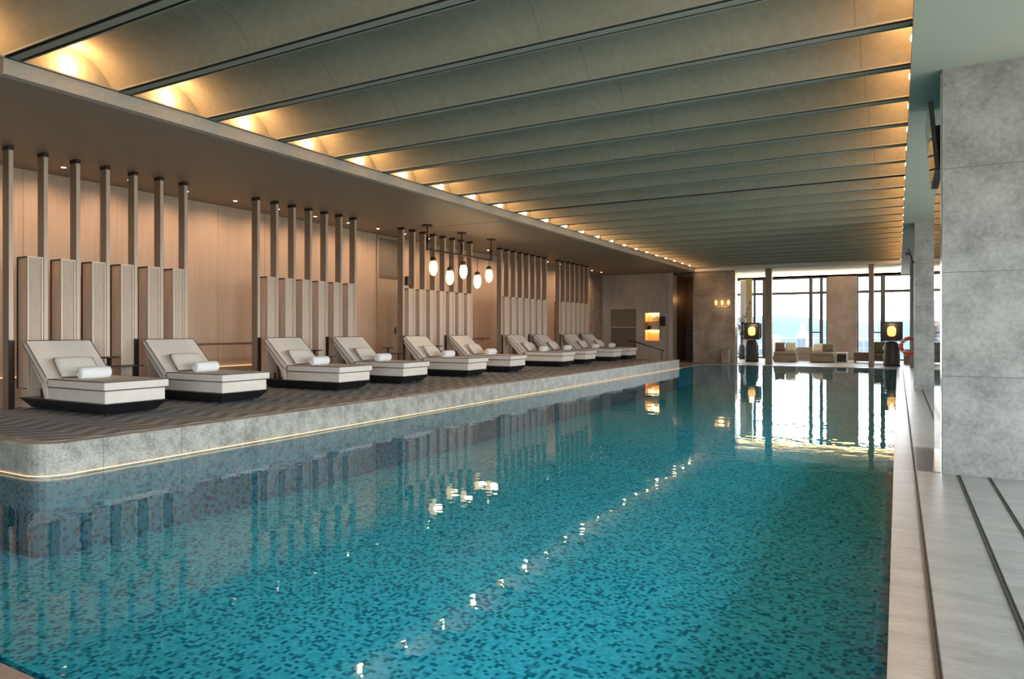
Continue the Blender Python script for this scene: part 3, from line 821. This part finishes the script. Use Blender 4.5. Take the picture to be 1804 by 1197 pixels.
def sofa(x, y, w, d, label, rz=0., cush=2, back=True):
    r = empty('sofa', (x, y, FZ), rz); tag(r, label, 'sofa')
    MB().box(-w/2, w/2, -d/2, d/2, .03, .30, M['sofa']).build('base', r, bevel=.02)
    MB().box(-w/2+.03, w/2-.03, -d/2-.01, d/2-.05, .305, .45, M['sofa']).build('seat_cushion', r, bevel=.03, seg=3)
    for sx in (-1,1):
        for sy in (-1,1): MB().box(sx*(w/2-.08)-.03, sx*(w/2-.08)+.03, sy*(d/2-.08)-.03, sy*(d/2-.08)+.03, 0, .03, M['brown']).build('leg', r)
    if back: MB().box(-w/2, w/2, d/2-.14, d/2, .305, .62, M['sofa']).build('backrest', r, bevel=.03, seg=3)
    return r
def cushion(x, y, z, m, label, tilt=-18, rz=0):
    b = MB(); N = 10; w = .22
    for s in (1,-1):
        b.sheet([[(u*w, s*.07*((1-u**4)*(1-v**4))**.45, w+v*w) for v in [-1+2*j/N for j in range(N+1)]] for u in [-1+2*i/N for i in range(N+1)]], m, True, s<0)
    bmesh.ops.remove_doubles(b.bm, verts=b.bm.verts[:], dist=.0008)
    o = b.build('cushion', loc=(x,y,z)); o.rotation_euler = (math.radians(tilt),0,rz); tag(o, label, 'cushion', 'cushions on the lounge sofas')
sofa(-4.48, 33.6, .98, .85, 'greige sofa beside the left square column by the far window')
cushion(-4.75, 33.66, FZ+.455, M['brown'], 'brown cushion on the greige sofa by the left column')
cushion(-4.28, 33.66, FZ+.455, M['cushion'], 'cream cushion on the greige sofa by the left column')
sofa(-2.95, 33.7, 1.0, .8, 'low greige sofa in the middle of the far lounge', 0, 2, False)
cushion(-3.15, 33.8, FZ+.455, M['cushion'], 'cream cushion on the low middle sofa of the far lounge', -35)
cushion(-2.72, 33.8, FZ+.455, M['olive'], 'olive cushion on the low middle sofa of the far lounge', -35)
sofa(-3.9, 35.7, 1.6, .8, 'greige sofa standing close to the glass of the far left window', PI)
b = MB()
r = empty('lounge_table', (-2.2, 34.3, FZ)); tag(r, 'small white framed table right of the low middle sofa', 'table')
MB().box(-.24, .24, -.24, .24, .40, .43, M['white']).build('table_top', r, bevel=.004)
for sx in (-1,1):
    for sy in (-1,1): MB().box(sx*.22-.018, sx*.22+.018, sy*.22-.018, sy*.22+.018, 0, .40, M['white']).build('leg', r)
MB().box(-.19, .19, -.19, .19, .02, .34, M['blackmatt']).build('storage_box', r)
r = empty('bench', (-1.3, 34.2, FZ)); tag(r, 'low brown wooden bench left of the slim middle column', 'bench')
MB().box(-.42, .42, -.22, .22, .36, .46, M['brown']).build('seat', r, bevel=.01)
for sx in (-1,1): MB().box(sx*.36-.04, sx*.36+.04, -.2, .2, 0, .36, M['brown']).build('leg', r)
MB().box(-.32,.32,-.2,.2,.06,.355,M['brown']).build('drawer_box', r)
r = empty('armchair', (-.72, 33.6, FZ)); tag(r, 'olive armchair between the slim middle column and right lantern', 'armchair')
MB().box(-.36, .36, -.36, .36, .1, .42, M['olive']).build('seat', r, bevel=.04, seg=3)
MB().box(-.36, .36, .2, .36, .42, .92, M['olive']).build('backrest', r, bevel=.05, seg=3)
for sx in (-1,1): MB().box(sx*.33-.05, sx*.33+.05, -.34, .2, .42, .62, M['olive']).build('armrest', r, bevel=.03)
for sx in (-1,1):
    for sy in (-1,1): MB().box(sx*.28-.02, sx*.28+.02, sy*.28-.02, sy*.28+.02, 0, .1, M['brown']).build('leg', r)
sofa(.75, 33.4, 1.1, .8, 'pale sofa partly behind the second pillar, right end of the lounge')

# ------------------------------------------------------------------ outside
b = MB()
def ridge(y, x0, x1, base, amp, seed, steps=60):
    rnd = random.Random(seed); ph = [rnd.uniform(0,6.28) for _ in range(5)]
    def h(x): t = x/100.; return base+14*math.exp(-((x+130)/70)**2)+amp*(.5*math.sin(t*1.1+ph[0])+.3*math.sin(t*2.3+ph[1])+.14*math.sin(t*5.1+ph[2])+.06*math.sin(t*11+ph[3]))
    xs = [x0+(x1-x0)*k/steps for k in range(steps+1)]
    rows = []
    for f, g in ((-.35,0.),(-.2,.45),(-.08,.85),(0,1.),(.1,.8),(.35,0)):
        rows.append([(x, y+f*y*.5, -45+(h(x)+45)*g) for x in xs])
    return rows
b.sheet(ridge(900, -900, 700, 7, 9, 4), M['hill'], True)
structure(b, 'hills', 'hazy blue hills beyond the far windows', 'hills')
b = MB(); b.box(-900, 700, 60, 1200, -48, -45, M['terrain']); structure(b, 'terrain', 'pale hazy city ground far below the windows', 'ground')
def tower(x, y, w, z1, label, d=9):
    r = empty('tower_block', (x, y, -45)); tag(r, label, 'building')
    MB().box(-w/2, w/2, 0, d, 0, z1+45, M['city']).build('wall', r)
    n = max(2, int(w/2.6))
    for k in range(n):
        xx = -w/2+w*(k+.5)/n; f = MB(); f.box(xx-.55, xx+.55, -.08, .0, 8, z1+45-1.5, M['citywin']); f.build('window_strip', r)
    MB().box(-w/4, w/4, d*.3, d*.7, z1+45, z1+48, M['city']).build('roof_box', r)
tower(-5.8, 150, 2.6, 4.3, 'white tower block with vertical window strips seen right of the pier')
tower(-26.1, 230, 2.6, .9, 'pale low tower block seen left of the pier')
tower(-35, 230, 9, -3.0, 'distant pale tower block seen through the left far window')
tower(-52, 260, 12, -5.0, 'broad distant block at the left of the far window view')
r = empty('terrace_railing', (-4, 41, FZ)); tag(r, 'pale terrace railing outside the far windows', 'railing')
f = MB(); f.tube([(-6,0,1.0),(10,0,1.0)], .03, M['white'], 8); f.build('top_rail', r)
for k in range(9): MB().tube([(-6+2*k,0,0),(-6+2*k,0,1.0)], .025, M['white'], 8).build('rail_post', r)
g_ = MB(); g_.sheet([[(-6,0,.08),(10,0,.08)],[(-6,0,.96),(10,0,.96)]], M['glass']); g_.build('glass_panel', r)
b = MB(); b.box(-14, 8, YE+.3, 41.3, -.3, FZ, M['coping']); structure(b, 'terrace_floor', 'pale terrace outside the far windows', 'floor')

# ------------------------------------------------------------------ sky and window portals
wd = bpy.data.worlds.new('sky'); sc.world = wd; wd.use_nodes = True
nt = wd.node_tree; bg = nt.nodes['Background']
tc = nt.nodes.new('ShaderNodeTexCoord'); sp = nt.nodes.new('ShaderNodeSeparateXYZ'); nt.links.new(tc.outputs['Generated'], sp.inputs[0])
ma = nt.nodes.new('ShaderNodeMath'); ma.operation = 'MULTIPLY_ADD'; ma.inputs[1].default_value = .5; ma.inputs[2].default_value = .5; nt.links.new(sp.outputs[2], ma.inputs[0])
rp_ = nt.nodes.new('ShaderNodeValToRGB'); nt.links.new(ma.outputs[0], rp_.inputs[0])
e = rp_.color_ramp.elements; e[0].position = .47; e[0].color = (.44,.43,.38,1); e[1].position = .5; e[1].color = (.92,.96,1,1)
e.new(.8); e[2].color = (.74,.87,1,1)
nt.links.new(rp_.outputs[0], bg.inputs[0]); bg.inputs[1].default_value = 8.
def portal(loc, rot, sx, sy):
    d = bpy.data.lights.new('window_portal', 'AREA'); d.shape = 'RECTANGLE'; d.size = sx; d.size_y = sy; d.cycles.is_portal = True
    o = bpy.data.objects.new('window_portal', d); COL.objects.link(o); o.location = loc; o.rotation_euler = rot
portal((-4, YE+.12, 2.05), (math.radians(-90),0,0), 18, 4)
portal((5.45, 7.5, 2.1), (0,math.radians(90),0), 4, 21)
portal((.25, -4.25, 1.7), (math.radians(90),0,0), 8.5, 3.1)

# ------------------------------------------------------------------ camera
cam = bpy.data.cameras.new('camera'); co = bpy.data.objects.new('camera', cam); COL.objects.link(co)
co.location = (0,0,1.45); co.rotation_euler = (PI/2, 0, math.atan2(680,1217))
cam.sensor_width = 36; cam.lens = 36*1217/1804; cam.shift_y = -16.5/1804; cam.clip_start = .05; cam.clip_end = 3000
sc.camera = co
vs = sc.view_settings; sc.display_settings.display_device = 'sRGB'
vs.view_transform = 'Standard'; vs.look = 'None'; vs.gamma = 1; vs.exposure = .45; vs.use_curve_mapping = False
cy = sc.cycles; cy.use_denoising = True; cy.max_bounces = 10; cy.diffuse_bounces = 5; cy.glossy_bounces = 5; cy.transparent_max_bounces = 12
cy.sample_clamp_indirect = 6; cy.caustics_reflective = False; cy.caustics_refractive = False
